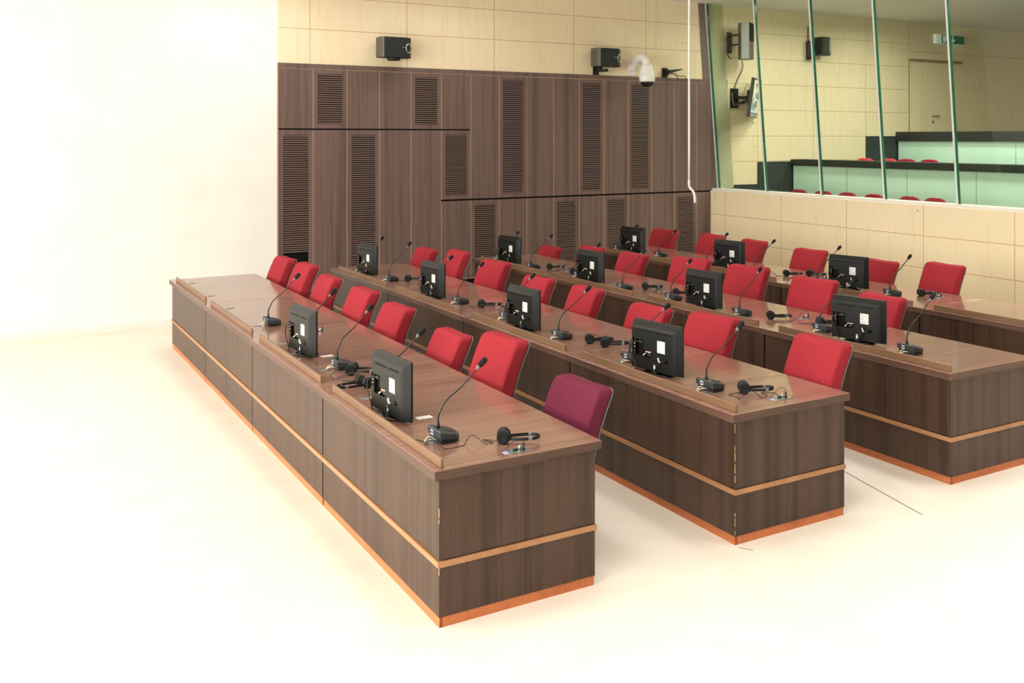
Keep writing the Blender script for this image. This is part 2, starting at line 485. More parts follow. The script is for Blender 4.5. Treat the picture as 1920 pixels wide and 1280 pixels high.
# leaning trim beside the glass
q = MB(); q.prism([(10.425, ZT), (10.62, ZT), (10.48, ZC), (10.315, ZC)], YB - .025, YB + .01, 0, axis='Y')
structure(q.build('trim_1', 'post'))
q = MB(); q.prism([(XG + .03, ZG0), (11.07, ZG0), (11.07 + LEAN * 3.1, ZC), (gx(ZC) + .03, ZC)], YB - .03, YB, 0, axis='Y')  # strip coloured as the blurred reflection at the end of the glass
structure(q.build('glass_blur_strip', 'olive'))

# ------------------------------------------------------------------ gallery
mb = MB(); mb.box(10.95, 20, YB, YB + .25, 0, ZC)
wg = structure(mb.build('wall_gallery', 'birch_g'))
q = MB()
for x in (11.626, 12.963, 14.312): q.box(x - .003, x + .003, YB - .0012, YB + .01, 1, ZC)
for z in (1.937, 2.378, 2.838, 3.288, 3.739, 4.19): q.box(10.95, 15.5, YB - .0012, YB + .01, z - .003, z + .003)
q.box(15.508, 15.514, YB - .0012, YB + .01, 1, ZC)
for z in (4.05,): q.box(15.5, 20, YB - .0012, YB + .01, z - .003, z + .003)
q.build('panel_seam', 'seam_g', wg)
q = MB()
for x, z in ((11.10, 2.68), (11.10, 2.60), (11.50, 2.68), (11.55, 2.68), (11.51, 2.62), (11.55, 2.6), (11.57, 2.2)):
    q.lathe([(0, 0), (.009, 0), (.009, .002), (0, .002)], 8, 0, Matrix.Translation((x, YB - .001, z)) @ Matrix.Rotation(R(90), 4, 'X'))
q.build('screw_hole', 'dark', wg)
mb = MB(); mb.box(XR + .3, 12.42, -1, YB, .6, .72); mb.box(12.42, 15.15, -1, YB, 1.0, 1.12); mb.box(15.15, 20, -1, YB, 1.4, 1.52)
structure(mb.build('floor_gallery', 'wains'))
mb = MB(); mb.box(19.9, 20, -1, YB, 0, ZC); structure(mb.build('wall_gallery_far', 'birch_g'))
# dark wainscot stepping up with the tiers
q = MB()
q.box(11.06, 11.626, YB - .018, YB, .72, 1.535, 0)
q.box(11.626, 12.45, YB - .022, YB, .72, 1.925, 0)
q.box(14.312, 15.17, YB - .022, YB, 1.12, 2.375, 0)
for x0, x1, z in ((11.64, 12.43, 1.86), (14.33, 15.15, 2.31)):
    q.box(x0, x1, YB - .0235, YB - .02, z, z + .004, 1)
for x in (11.68, 12.18, 14.36): q.box(x, x + .004, YB - .0235, YB - .02, 1.2, 1.86 if x < 13 else 2.31, 1)
structure(q.build('trim_3', ['wains', 'wline']))
def parapet(x, z0, z1, zc, label):
    t = empty('gallery_parapet', (x, 8, z0), 0, label, 'parapet')
    def pb_(m_, name, mats):
        o = m_.build(name, mats); o.parent = t; o.matrix_parent_inverse = Matrix.Translation((-x, -8, -z0)); return o
    q = MB(); q.box(x - .05, x + .30, 1.0, YB - .03, zc, z1); pb_(q, 'capping', 'cap')
    q = MB(); q.box(x, x + .05, 1.0, YB - .03, z0, zc); pb_(q, 'glass_panel', 'mint')
    for y in (12.2, 10.9, 9.6, 8.3, 7.0):
        q = MB(); q.box(x - .001, x + .01, y - .003, y + .003, z0, zc); pb_(q, 'panel_joint', 'cap')
    q = MB(); q.box(x - .01, x + .06, YB - .05, YB - .03, z0, zc); pb_(q, 'end_post', 'cap')
parapet(12.43, .72, 1.962, 1.85, 'lower mint glass parapet with dark capping inside the gallery')
parapet(15.16, 1.12, 2.462, 2.28, 'upper mint glass parapet with dark capping at the back of the gallery')

# gallery seats
def seat_proto(m):
    t = empty('gallery_chair', (0, 0, 0))
    q = MB(); q.rbox(.02, 0, .62, .07, .46, .44, .03, .16, (6, 14, 12)); q.build('backrest', m, t)
    q = MB(); q.rbox(-.2, 0, .42, .42, .44, .09, .03, .04, (6, 8, 6)); q.build('seat', m, t)
    q = MB(); q.box(-.03, .05, -.16, -.12, 0, .45); q.box(-.03, .05, .12, .16, 0, .45); q.box(-.03, .05, -.13, .13, .36, .40); q.build('seat_support', 'black', t)
    return t
sp = {}
ORD = ['leftmost', 'second from the left', 'third from the left', 'fourth from the left', 'fifth from the left', 'sixth from the left']
yA = [12.60, 12.03, 11.49, 10.93, 10.23, 9.76]
yB = [12.25, 11.73, 11.34, 10.87]
for i, y in enumerate(yA):
    if 'maroon' not in sp: sp['maroon'] = o = seat_proto('maroon')
    else: o = copy_tree(sp['maroon'])
    o.location = (11.70, y, 1.478 - .84); o.rotation_euler = (0, 0, 0)
    tag(o, 'maroon gallery seat just showing above the white sill, %s' % ORD[i], 'chair', 'gallery seats behind the sill')
for i, y in enumerate(yB):
    m = 'rose' if i < 2 else 'maroon'
    if m not in sp: sp[m] = o = seat_proto(m)
    else: o = copy_tree(sp[m])
    o.location = (12.90, y, 2.0 - .84)
    tag(o, ('faded red' if i < 2 else 'maroon') + ' gallery seat showing above the lower parapet, %s' % ORD[i], 'chair', 'gallery seats behind the lower parapet')

# gallery door
d1 = structure(empty('door_1', (15.52, YB, 1.52)))
def dchild(mb_, name, mats, par=None):
    o = mb_.build(name, mats); o.parent = d1; o.matrix_parent_inverse = Matrix.Translation((-15.52, -YB, -1.52)); return o
q = MB(); q.box(15.53, 16.115, YB - .012, YB, 1.52, 3.86); dchild(q, 'door_leaf', 'birch_g')
q = MB(); q.box(16.121, 17.0, YB - .012, YB, 1.52, 3.86); dchild(q, 'door_leaf', 'birch_g')
q = MB(); q.box(15.515, 17.05, YB - .05, YB, 3.86, 3.905); q.box(15.515, 15.53, YB - .008, YB, 1.52, 3.86); q.box(16.115, 16.121, YB - .006, YB, 1.52, 3.86)
dchild(q, 'head_groove', 'seam_g')
q = MB()
mx = Matrix.Translation((16.20, YB - .012, 2.79)) @ Matrix.Rotation(R(90), 4, 'X')
q.lathe([(0, 0), (.028, 0), (.028, .008), (.010, .010), (.010, .05), (0, .05)], 16, 0, mx)
q.tube([(16.20, YB - .055, 2.79), (16.26, YB - .06, 2.788), (16.36, YB - .055, 2.775)], .011, 8, 0)
q.lathe([(0, 0), (.028, 0), (.028, .008), (0, .01)], 16, 0, Matrix.Translation((16.20, YB - .012, 2.67)) @ Matrix.Rotation(R(90), 4, 'X'))
dchild(q, 'door_handle', 'chrome')

# exit sign: running figure, door and down arrow, white on green
ex = empty('exit_sign', (16.65, YB - .05, 4.24), 0, 'green and white exit sign with running figure and down arrow above the gallery door', 'sign')
q = MB(); q.box(-.42, .42, -.03, .05, 0, .18); q.build('sign_box', ['wsign'], ex)
q = MB(); q.box(-.27, .42, -.032, -.029, .004, .176); q.build('sign_face', 'green', ex)
q = MB()
def sgn(pts): q.prism(pts, -.035, -.031, 0, axis='Y')
sgn([(-.23, .02), (-.16, .02), (-.16, .16), (-.23, .16)])                       # door opening
sgn([(.055, .165), (.085, .165), (.085, .08), (.055, .08)])                     # arrow shaft
sgn([(.0, .085), (.03, .10), (.07, .06), (.11, .10), (.14, .085), (.07, .015)]) # arrow head
q.build('sign_symbol', 'wsign', ex)
q = MB()
q.lathe([(0, 0), (.013, 0), (.013, .004), (0, .004)], 12, 0, Matrix.Translation((-.125, -.032, .145)) @ Matrix.Rotation(R(90), 4, 'X'))
sgn([(-.15, .125), (-.115, .13), (-.105, .085), (-.14, .08)])
sgn([(-.14, .085), (-.125, .085), (-.15, .025), (-.17, .03)])
sgn([(-.12, .085), (-.105, .085), (-.085, .05), (-.095, .02), (-.105, .02), (-.102, .048)])
sgn([(-.115, .13), (-.105, .122), (-.075, .105), (-.082, .095)])
sgn([(-.15, .125), (-.14, .12), (-.165, .09), (-.175, .095)])
q.build('running_figure', 'wsign', ex)

# television on an arm
tv = empty('television', (11.25, YB - .52, 3.02), 0, 'wall mounted television with a bright split picture behind the gallery glass', 'television')
T = Matrix.Translation((-.03, .10, 0)) @ Matrix.Rotation(R(42), 4, 'Z') @ Matrix.Rotation(R(8), 4, 'X')
q = MB(); q.box(-.46, .46, -.01, .045, -.33, .33, 0, T); q.build('casing', 'black', tv, .006)
q = MB(); q.box(-.42, .42, -.013, -.0102, -.25, .30, 0, T)
for x0, x1, z0, z1, mi in ((-.40, .05, .06, .28, 3), (-.20, .0, .14, .25, 2), (-.10, .30, .0, .10, 1), (-.3, .0, -.06, .04, 3), (-.05, .2, -.16, -.04, 2),
                           (.05, .38, .12, .26, 3), (-.25, -.05, -.21, -.09, 1), (.2, .36, -.02, .07, 1), (-.36, -.28, -.2, .0, 2)):
    q.box(x0, x1, -.0145, -.0131, z0, z1, mi, T)
q.build('screen', ['screen', 'scr2', 'scr3', 'scr4'], tv)
q = MB(); q.box(-.41, .41, -.0125, -.0102, -.315, -.265, 0, T); q.lathe([(0, 0), (.012, 0), (.012, .003), (0, .003)], 10, 1, T @ Matrix.Translation((0, -.0125, -.29)) @ Matrix.Rotation(R(90), 4, 'X'))
q.build('chin', ['grey', 'black'], tv)
q = MB()
q.box(-.24, -.08, .49, .52, -.16, .18)
q.tube([(-.16, .49, .02), (-.02, .40, .02), (-.10, .26, .02), (-.04, .16, .02)], .028, 8)
q.tube([(-.16, .49, -.08), (-.02, .40, -.06), (-.10, .26, -.03), (-.04, .16, -.02)], .022, 8)
q.box(-.12, .02, .15, .21, -.12, .14)
q.build('wall_arm', 'black', tv)
q = MB(); q.tube([(-.02, .50, .78), (.02, .49, .55), (-.12, .48, .3), (-.22, .47, .02), (-.1, .44, -.08), (-.05, .3, .05)], .008, 6, sub=5); q.build('cable', 'cable', tv)
q = MB(); q.tube([(-.06, .2, .12), (.0, .35, .26), (-.06, .42, .02), (-.18, .47, -.12), (-.24, .47, .1)], .006, 6, sub=5); q.build('signal_cable', 'grey', tv)

# grey loudspeaker high in the gallery
gs = empty('gallery_loudspeaker', (11.03, YB - .35, 3.68), 0, 'grey loudspeaker on a bracket above the television in the gallery', 'loudspeaker')
q = MB(); q.prism([(-.13, -.10), (-.02, -.16), (.20, -.02), (.20, .12), (-.02, .14)], 0, .62, 0); q.build('cabinet', 'spkside', gs, .008)
q = MB(); q.prism([(-.015, -.163), (.195, -.028), (.19, -.02), (-.02, -.155)], .30, .60, 0); q.prism([(-.14, -.10), (-.025, -.163), (-.03, -.14), (-.13, -.08)], .0, .62, 1); q.build('grille', ['dark', 'grey'], gs)
q = MB(); q.box(-.10, -.02, .30, .35, .12, .48); q.tube([(-.06, .3, .4), (-.08, .2, .42), (-.02, .1, .42)], .02, 6); q.tube([(-.06, .3, .2), (-.10, .2, .25), (-.02, .1, .26)], .016, 6)
q.build('bracket', 'black', gs)
q = MB(); q.tube([(-.08, .3, .35), (-.16, .25, .22), (-.12, .28, .08), (-.06, .27, .02)], .012, 6, sub=4); q.tube([(-.06, .3, .46), (-.17, .27, .35), (-.10, .26, .18)], .01, 6, sub=4); q.build('cable', 'cable', gs)

# oval wall unit with arm and box loudspeaker
gp = empty('gallery_box_speaker', (12.80, YB, 3.77), 0, 'black oval mount with an arm and dark box speaker on the gallery wall', 'loudspeaker')
q = MB(); q.rbox(0, -.07, .22, .13, .10, .46, .04, .045, (6, 8, 10)); q.build('oval_mount', 'black', gp)
q = MB(); q.tube([(0, -.04, .44), (0, -.04, .80)], .014, 8); q.build('conduit', 'black', gp)
q = MB(); q.tube([(.05, -.10, .17), (.14, -.20, .17), (.24, -.26, .17)], .028, 8); q.build('arm', 'black', gp)
q = MB(); q.prism([(.16, -.36), (.40, -.36), (.52, -.28), (.52, -.10), (.16, -.10)], .10, .54, 0); q.build('cabinet', 'spk', gp, .006)
q = MB(); q.prism([(.405, -.363), (.525, -.283), (.52, -.275), (.40, -.355)], .18, .52, 0); q.build('grille', 'grey', gp)

gp.scale = (.75, .75, .75)

# ------------------------------------------------------------------ devices on the rear wall
def wall_speaker(x, z, s, bracket, label):
    t = empty('wall_speaker', (x, YB, z), 0, label, 'loudspeaker', 'wall speakers above the panelling')
    h = .29 * s; o = -.10
    pl = [(0, o), (0, o - .17 * s), (.035 * s, o - .235 * s), (.37 * s, o - .235 * s), (.46 * s, o - .16 * s), (.46 * s, o)]
    q = MB(); q.prism(pl, 0, h, 0); q.build('cabinet', 'spk', t, .006)
    q = MB(); q.prism([(-.002, o - .17 * s), (.033 * s, o - .238 * s), (.04 * s, o - .236 * s), (.003, o - .165 * s)], .002, h - .002, 0)
    q.box(.030 * s, .036 * s, o - .2395 * s, o - .233 * s, .002, h - .002, 1); q.box(-.003, .0, o - .165 * s, o - .01, .004, h - .004, 0); q.build('side_panel', ['spkside', 'grey'], t)
    n = Vector((.075, -.09, 0)).normalized()
    rot = Vector((0, 0, 1)).rotation_difference(n).to_matrix().to_4x4()
    q = MB(); q.lathe([(0, .0), (.05 * s, .0), (.07 * s, .012), (.075 * s, .006), (.075 * s, 0), (0, -.002)], 20, 0, Matrix.Translation((.408 * s, o - .200 * s, h * .48)) @ rot)
    q.build('tweeter_horn', 'silver', t)
    q = MB(); q.box(.305 * s, .345 * s, o - .238 * s, o - .2345 * s, h * .50, h * .53); q.build('maker_plate', 'grey', t)
    q = MB()
    if bracket:
        q.box(.10, .20, -.02, 0, -.12, .02); q.box(.13, .18, -.16, 0, -.05, 0); q.tube([(.15, -.05, -.05), (.20, -.16, -.06), (.26, -.2, -.05)], .02, 8)
    else:
        q.box(.16, .30, -.10, 0, .05, .22); q.lathe([(0, -.04), (.08, -.035), (.10, 0), (0, 0)], 16, 0, Matrix.Translation((.22, -.2, 0)))
    q.build('bracket', 'black', t)
wall_speaker(4.68, 3.45, .97, False, 'black wall speaker on birch above the panelling, left of the two')
wall_speaker(8.14, 3.46, .98, True, 'black wall speaker on a visible bracket beside the white camera')

cm = empty('dome_camera', (8.97, YB, 3.48), 0, 'white dome security camera hanging from a curved wall arm', 'camera')
q = MB(); q.rbox(0, -.012, 0, .165, .024, .25, .010, .010, (8, 4, 8)); q.build('wall_plate', 'camw', cm)
q = MB()
for x in (-.06, .06):
    for z in (-.10, .10): q.lathe([(0, 0), (.008, 0), (.008, .004), (0, .004)], 8, 0, Matrix.Translation((x, -.024, z)) @ Matrix.Rotation(R(90), 4, 'X'))
q.build('screw', 'grey', cm)
q = MB(); q.tube([(0, -.02, -.02), (.0, -.10, .06), (0, -.20, .13), (0, -.32, .135), (0, -.42, .07), (0, -.45, .02)], [.075, .06, .045, .042, .045, .06], 14, sub=5); q.build('arm', 'camw', cm)
q = MB(); q.lathe([(.05, .03), (.085, .02), (.088, .0), (.09, -.01), (.118, -.10), (.128, -.155), (.129, -.16), (.126, -.163), (.128, -.168), (.124, -.215), (.118, -.25), (0, -.25)], 28, 0, Matrix.Translation((0, -.45, 0))); q.build('housing', 'camw', cm)
q = MB(); q.lathe([(.105, -.25), (.10, -.275), (.08, -.305), (.045, -.328), (.001, -.335)], 24, 0, Matrix.Translation((0, -.45, 0))); q.build('dome', 'dome', cm)

bk = empty('speaker_bracket', (9.62, YB, 3.36), 0, 'empty black wall bracket with loose wires right of the white camera', 'bracket')
q = MB(); q.box(-.05, .045, -.03, 0, -.02, .14); q.box(-.02, .03, -.10, 0, .02, .11)
q.prism([(.0, .04), (.27, .115), (.275, .13), (.0, .10)], -.14, -.10, 0, axis='Y'); q.build('arm', 'black', bk)
q = MB(); q.tube([(.04, -.08, .06), (.14, -.12, .03), (.22, -.1, -.06)], .007, 6, sub=5); q.tube([(.05, -.08, .07), (.2, -.13, .01), (.34, -.1, .01), (.42, -.06, -.06)], .006, 6, sub=5); q.build('wire', 'cable', bk)

cr = MB()
cz = ZC
cr.tube([(6.0, 8.03, cz), (6.0, 8.03, 3.2), (6.0, 8.03, 2.2), (6.0, 8.03, 1.92)], .0105, 8)
cr.tube([(6.0, 8.03, 1.93), (6.005, 8.03, 1.86), (6.045, 8.01, 1.80), (6.052, 8.0, 1.70)], .0125, 8, sub=4)
o = cr.build('hanging_cord', 'sill'); tag(o, 'white cord hanging from the ceiling with a kinked lower end', 'cord')

# ------------------------------------------------------------------ benches
ROWX = {1: 1.85, 2: 3.67, 3: 5.545, 4: 7.45}
ROWN = {1: 'front', 2: 'second', 3: 'third', 4: 'back'}
UL, Y0 = 1.922, 4.49
HT = .76
def make_bench(first):
    t = empty('bench_desk', (0, 0, 0))
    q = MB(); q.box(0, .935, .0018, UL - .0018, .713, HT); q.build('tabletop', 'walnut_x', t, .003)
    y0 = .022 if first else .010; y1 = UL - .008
    q = MB(); q.box(-.0012, .0, .0035, UL - .0035, .7145, HT - .002); q.build('edge_band', 'band_y', t)
    q = MB(); q.box(.002, .933, .0006, .0018, .7145, HT - .002); q.build('end_band', 'band_x', t)
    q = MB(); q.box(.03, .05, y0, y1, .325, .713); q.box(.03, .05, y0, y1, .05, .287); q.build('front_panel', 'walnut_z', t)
    for a, b in ((y0, y0 + .022), (y1 - .022, y1)):
        q = MB(); q.box(.0505, .905, a, b, .325, .713); q.box(.0505, .905, a, b, .05, .287); q.box(.10, .905, a + .004, b - .004, .28, .33)
        q.build('side_panel', 'walnut_z', t)
    q = MB()
    if first: q.prism([(.021, y0 - .009), (.912, y0 - .009), (.912, y0 + .022), (.052, y0 + .022), (.052, y1), (.021, y1)], .29, .318)
    else: q.box(.021, .052, y0 - .007, y1 + .003, .29, .318)
    q.build('trim_strip', 'trim', t, .002)
    q = MB(); q.box(.033, .05, y0 + .003, y1 - .002, 0, .05); q.box(.033, .90, y0 + .003, y0 + .022, 0, .05); q.box(.033, .90, y1 - .022, y1 - .003, 0, .05)
    q.build('plinth', 'plinth', t)
    q = MB(); q.box(.06, .9, y0 + .01, y0 + .03, .05, .7); q.box(.042, .06, y0 + .03, y1, .287, .326); q.build('inner_carcass', 'dark', t)
    a = .035 if first else .10
    q = MB(); q.box(.044, .060, a, UL - .155, HT, HT + .046); q.build('front_lip', 'lip', t, .003)
    for y in (.46, 1.50):
        g = MB(); g.lathe([(.030, .0), (.036, .001), (.036, .003), (.030, .004)], 20, 1, Matrix.Translation((.17, y, HT)))
        g.lathe([(0, .0005), (.030, .0005), (.030, .0012), (0, .0012)], 20, 0, Matrix.Translation((.17, y, HT)))
        g.build('cable_grommet', ['dark', 'steel'], t)
    return t
pA, pB = make_bench(True), make_bench(False)
UN = ['nearest unit', 'second unit from near end', 'third unit from near end', 'far end unit']
usedA = usedB = False
for r in (1, 2, 3, 4):
    for k in range(4):
        if k == 0:
            o = pA if not usedA else copy_tree(pA); usedA = True
        else:
            o = pB if not usedB else copy_tree(pB); usedB = True
        o.location = (ROWX[r], Y0 + UL * k, 0)
        tag(o, 'walnut veneer bench desk in the %s row, %s' % (ROWN[r], UN[k]), 'desk', 'bench desks of the %s row' % ROWN[r])
# chipped corner edges of the two near desks
for r in (1, 2):
    bench = [o for o in COL.objects if o.get('label', '').startswith('walnut veneer bench desk in the %s row, nearest' % ROWN[r])][0]
    q = MB(); z = .06
    while z < .70:
        h = rnd.uniform(.012, .05)
        if not (.26 < z < .33) and rnd.random() < (.6 if r == 2 else .25):
            w = rnd.uniform(.0004, .0018)
            q.box(.029, .031 + w, .021, .0225 + w * .4, z, min(z + h, .70))
        z += h + rnd.uniform(.0, .02)
    q.build('chipped_edge', 'chip', bench)

# ------------------------------------------------------------------ chairs
CHAIRS = {
1: [(3.03, 5.086, .917, 3), (3.03, 6.108, 1.011, 3), (3.03, 6.977, .899, 0), (3.03, 8.114, .937, 2), (3.03, 8.972, .966, 2), (3.03, 10.042, .956, 0), (3.03, 10.859, .995, 2), (3.03, 11.766, .972, 3)],
2: [(4.85, 4.971, .991, -3), (4.85, 6.151, .975, 6), (4.85, 7.009, .926, 3), (4.85, 8.043, .952, -2), (4.85, 8.997, .937, 2), (4.85, 10.008, .994, 7), (4.85, 10.993, 1.013, -2), (4.85, 12.005, .948, 2)],
3: [(6.725, 6.159, .968, -1), (6.725, 6.999, 1.016, 10), (6.725, 7.965, 1.033, 12), (6.725, 8.934, 1.016, 16), (6.725, 10.086, .955, 3), (6.725, 11.044, .949, 0), (6.725, 12.159, .848, 0)],
4: [(8.63, 7.045, 1.021, -4), (8.63, 7.935, .968, -3), (8.63, 9.055, .986, 4), (8.63, 10.106, 1.008, -6), (8.63, 10.979, 1.012, -2), (8.63, 12.113, .993, 9)]}
def recline(p):
    t = max(0, min(1, (p.z - .44) / .56))
    p = p.copy()
    p.x += .150 * t - .030 * math.sin(t * math.pi) + .015 * t * t
    # gentle wrap: the sides come forward, the top edge dips a little in the middle
    p.x -= .10 * abs(p.y) ** 2
    p.z -= .007 * max(0, 1 - abs(p.y) / .2) * max(0, (t - .75) * 4)
    p.y *= 1 + .03 * t
    return p
def make_chair(m):
    t = empty('meeting_chair', (0, 0, 0))
    q = MB(); q.rbox(.100, 0, .72, .108, .475, .56, .022, .042, (7, 14, 16), recline); q.build('backrest', m, t)
    q = MB(); q.rbox(.1575, 0, .718, .009, .468, .548, .004, .045, (5, 12, 14), recline); q.build('back_shell', 'shell', t)
    q = MB(); q.rbox(-.05, 0, .45, .46, .47, .085, .03, .06, (8, 8, 6)); q.build('seat', m, t)
    q = MB(); q.tube([(.175, 0, .56), (.165, 0, .43), (.10, 0, .39), (-.05, 0, .39)], .022, 8, sub=4); q.build('back_support', 'chrome', t)
    q = MB(); q.lathe([(.026, .08), (.026, .40), (.06, .405), (0, .41)], 14); q.build('gas_column', 'chrome', t)
    for k in range(5):
        a = k * 2 * math.pi / 5 + .3
        q = MB(); q.tube([(0, 0, .09), (.15 * math.cos(a), .15 * math.sin(a), .085), (.27 * math.cos(a), .27 * math.sin(a), .06)], [.026, .014], 8)
        q.lathe([(0, 0), (.02, .006), (.026, .025), (.02, .045), (0, .05)], 10, 0, Matrix.Translation((.27 * math.cos(a), .27 * math.sin(a), 0)))
        q.build('leg', 'black', t)
    return t
cr_, cp_ = make_chair('red'), make_chair('plum')
usedR = False
CO = ['nearest chair', 'second chair from near end', 'third chair from near end', 'fourth chair from near end', 'fifth chair from the near end',
      'sixth chair from near end', 'seventh chair from near end', 'farthest chair']
for r, lst in CHAIRS.items():
    for i, (x, y, z, a) in enumerate(lst):
        if r == 1 and i == 0:
            o = cp_; lab = 'plum purple upholstered chair at the near end of the front desk row'
        else:
            o = cr_ if not usedR else copy_tree(cr_); usedR = True
            w = CO[i] if len(lst) == 8 else (CO[i] if i < len(lst) - 1 else 'farthest chair')
            if r == 3 and i == 6: lab = 'low set red chair with a dipped top, farthest behind the third desk row'
            else: lab = 'red chair behind the %s desk row, %s%s' % (ROWN[r], w, ' in view' if r > 2 else '')
        th = R(a)
        o.location = (x - .26 * math.cos(th), y - .26 * math.sin(th), 0); o.rotation_euler = (0, 0, th)
        tag(o, lab, 'chair', 'red chairs of the %s row' % ROWN[r] if not (r == 1 and i == 0) else None)
        for ch in o.children:
            if not ch.name.startswith('leg') and not ch.name.startswith('gas'):
                ch.location.z = z + .004 - 1.0
        for ch in o.children:
            if ch.name.startswith('gas'): ch.scale.z = (.40 + z - 1.0) / .40

# ------------------------------------------------------------------ monitors
MON = {1: [(2.013, 5.522, 1.107, 4), (2.042, 7.456, 1.113, 4.5)],
2: [(3.881, 5.552, 1.106, 8), (3.863, 7.467, 1.112, 4), (3.875, 9.455, 1.106, 4), (3.883, 11.452, 1.101, 5)],
3: [(5.807, 5.573, 1.111, 11), (5.766, 7.488, 1.11, 4), (5.736, 9.49, 1.106, 5), (5.72, 11.442, 1.106, 7)],
4: [(7.78, 7.614, 1.108, 12), (7.72, 9.521, 1.106, 9), (7.736, 11.66, 1.092, 9)]}
def make_monitor():
    """screen faces +x, the moulded back faces -x; origin on the desk"""
    t = empty('monitor', (0, 0, 0))
    W, Z0, Z1 = .236, .014, .346
    q = MB(); q.box(.006, .022, -W, W, Z0, Z1); q.build('bezel', 'black', t, .003)
    q = MB(); q.box(.0222, .023, -W + .022, W - .022, Z0 + .03, Z1 - .02); q.build('screen', 'gloss', t)
    # back hull: sloped shoulders on top and at the sides, flat back with recesses
    X0, X1 = .006, -.028
    o_ = [(-W + .003, Z0 + .004), (W - .003, Z0 + .004), (W - .003, Z1 - .003), (-W + .003, Z1 - .003)]
    i_ = [(-W + .055, Z0 + .006), (W - .010, Z0 + .006), (W - .010, Z1 - .055), (-W + .055, Z1 - .055)]
    q = MB()
    ms = [(o_[k][0] * .35 + i_[k][0] * .65, o_[k][1] * .35 + i_[k][1] * .65) for k in range(4)]
    mid = [(X0 * .22 + X1 * .78, p[0], p[1]) for p in ms]
    vs = [(X0, *p) for p in o_] + mid + [(X1, *p) for p in i_]
    fs = [(k, (k + 1) % 4, (k + 1) % 4 + 4, k + 4) for k in range(4)] + [(k + 4, (k + 1) % 4 + 4, (k + 1) % 4 + 8, k + 8) for k in range(4)]
    q.add(vs, fs, 0)
    holes = [(.105, .185, .105, .215), (.03, .105, .105, .150), (-.135, -.095, .092, .112), (.198, .216, .14, .22)]
    holed_plate(q, i_[0][0], i_[1][0], i_[0][1], i_[2][1], holes, lambda a, b, d: (X1 + d, a, b), .022, 0, 1)
    q.build('back_shell', ['case', 'dark'], t)
    q = MB()
    for y0, y1 in ((-.155, -.012), (.012, .17)):
        for k in range(3): q.box(X1 - .0008 + .013 * 0, X1 + .004, y0, y1, .276 + k * .0045, .2785 + k * .0045)
    q.build('vent_slots', 'dark', t)
    q = MB(); q.box(X1 - .0012, X1, -.105, -.030, .152, .232); q.build('rating_label', 'paper', t)
    q = MB()
    q.box(X1 - .0016, X1 - .0011, -.048, -.034, .222, .228)
    for k, (a, b, h) in enumerate(((-.09, -.036, .214), (-.07, -.036, .206), (-.062, -.036, .196), (-.058, -.040, .187), (-.098, -.036, .172), (-.09, -.036, .164), (-.08, -.036, .158))):
        q.box(X1 - .0016, X1 - .0011, a, b, h, h + (.005 if k == 3 else .0016))
    q.build('label_print', 'grey', t)
    q = MB()
    for k, mi in enumerate((1, 0, 1, 0, 0)): q.lathe([(0, 0), (.0045, 0), (.0045, .012), (0, .012)], 8, mi, Matrix.Translation((X1 + .012, .088 - k * .011, .141)) @ Matrix.Rotation(R(-90), 4, 'Y'))
    q.box(X1 + .006, X1 + .018, .045, .075, .116, .130, 2); q.tube([(X1 + .01, .092, .128), (X1 - .006, .099, .120), (X1 - .004, .102, .112)], .0045, 6, 3)
    q.build('sockets', ['paper', 'orange', 'mic', 'wcable'], t)
    q = MB(); q.box(X1 - .006, X1 + .012, .112, .150, .196, .208); q.build('video_plug', 'mic', t)
    q = MB(); q.lathe([(0, 0), (.004, 0), (.004, .004), (0, .004)], 8, 1, Matrix.Translation((X1, .196, .18)) @ Matrix.Rotation(R(-90), 4, 'Y'))
    q.lathe([(0, 0), (.004, 0), (.004, .004), (0, .004)], 8, 1, Matrix.Translation((X1, .196, .16)) @ Matrix.Rotation(R(-90), 4, 'Y'))
    q.build('side_port', ['mic', 'wcable'], t)
    q = MB(); q.tube([(X1 - .004, .15, .202), (X1 - .03, .19, .19), (X1 - .035, .20, .13), (X1 - .03, .165, .06), (X1 - .025, .14, .004)], .0042, 8, sub=6); q.build('video_cable', 'cable', t)
    q = MB(); q.tube([(X1 + .008, -.112, .102), (X1 - .012, -.085, .10), (X1 - .02, -.06, .085), (X1 - .02, -.02, .03), (X1 - .02, .02, .004)], .0035, 8, sub=6); q.build('power_cable', 'cable', t)
    q = MB(); q.tube([(X1 - .014, -.075, .095), (X1 - .02, -.066, .105), (X1 - .02, -.06, .125)], .006, 6, sub=4); q.build('cable_tie', 'wcable', t)
    q = MB(); q.lathe([(.022, .0), (.020, .03), (.018, .06), (0, .062)], 14, 0, Matrix.Translation((-.012, .0, .006))); q.build('stand_neck', 'chrome', t)
    q = MB(); n = 28
    q.loft([[(.02 + .085 * s * math.cos(2 * math.pi * i / n), .135 * s * math.sin(2 * math.pi * i / n), z) for i in range(n)] for s, z in ((.96, 0), (1, .004), (.97, .009), (.5, .013), (.1, .014))])
    q.build('stand_base', 'gloss', t)
    return t
mp = make_monitor(); first = True
MOR = {4: ['nearest of the four', 'second of the four from near end', 'third of the four from near end', 'farthest of the four'],
       3: ['nearest of the three', 'middle one of the three', 'farthest of the three'], 2: ['nearer of the two', 'farther of the two']}
for r, lst in MON.items():
    for i, (x, y, z, a) in enumerate(lst):
        o = mp if first else copy_tree(mp); first = False
        o.location = (x - .0, y, HT); o.rotation_euler = (0, 0, R(a))
        tag(o, 'black monitor on the %s desk row, %s' % (ROWN[r], MOR[len(lst)][i]), 'monitor', 'monitors on the %s desk row' % ROWN[r])

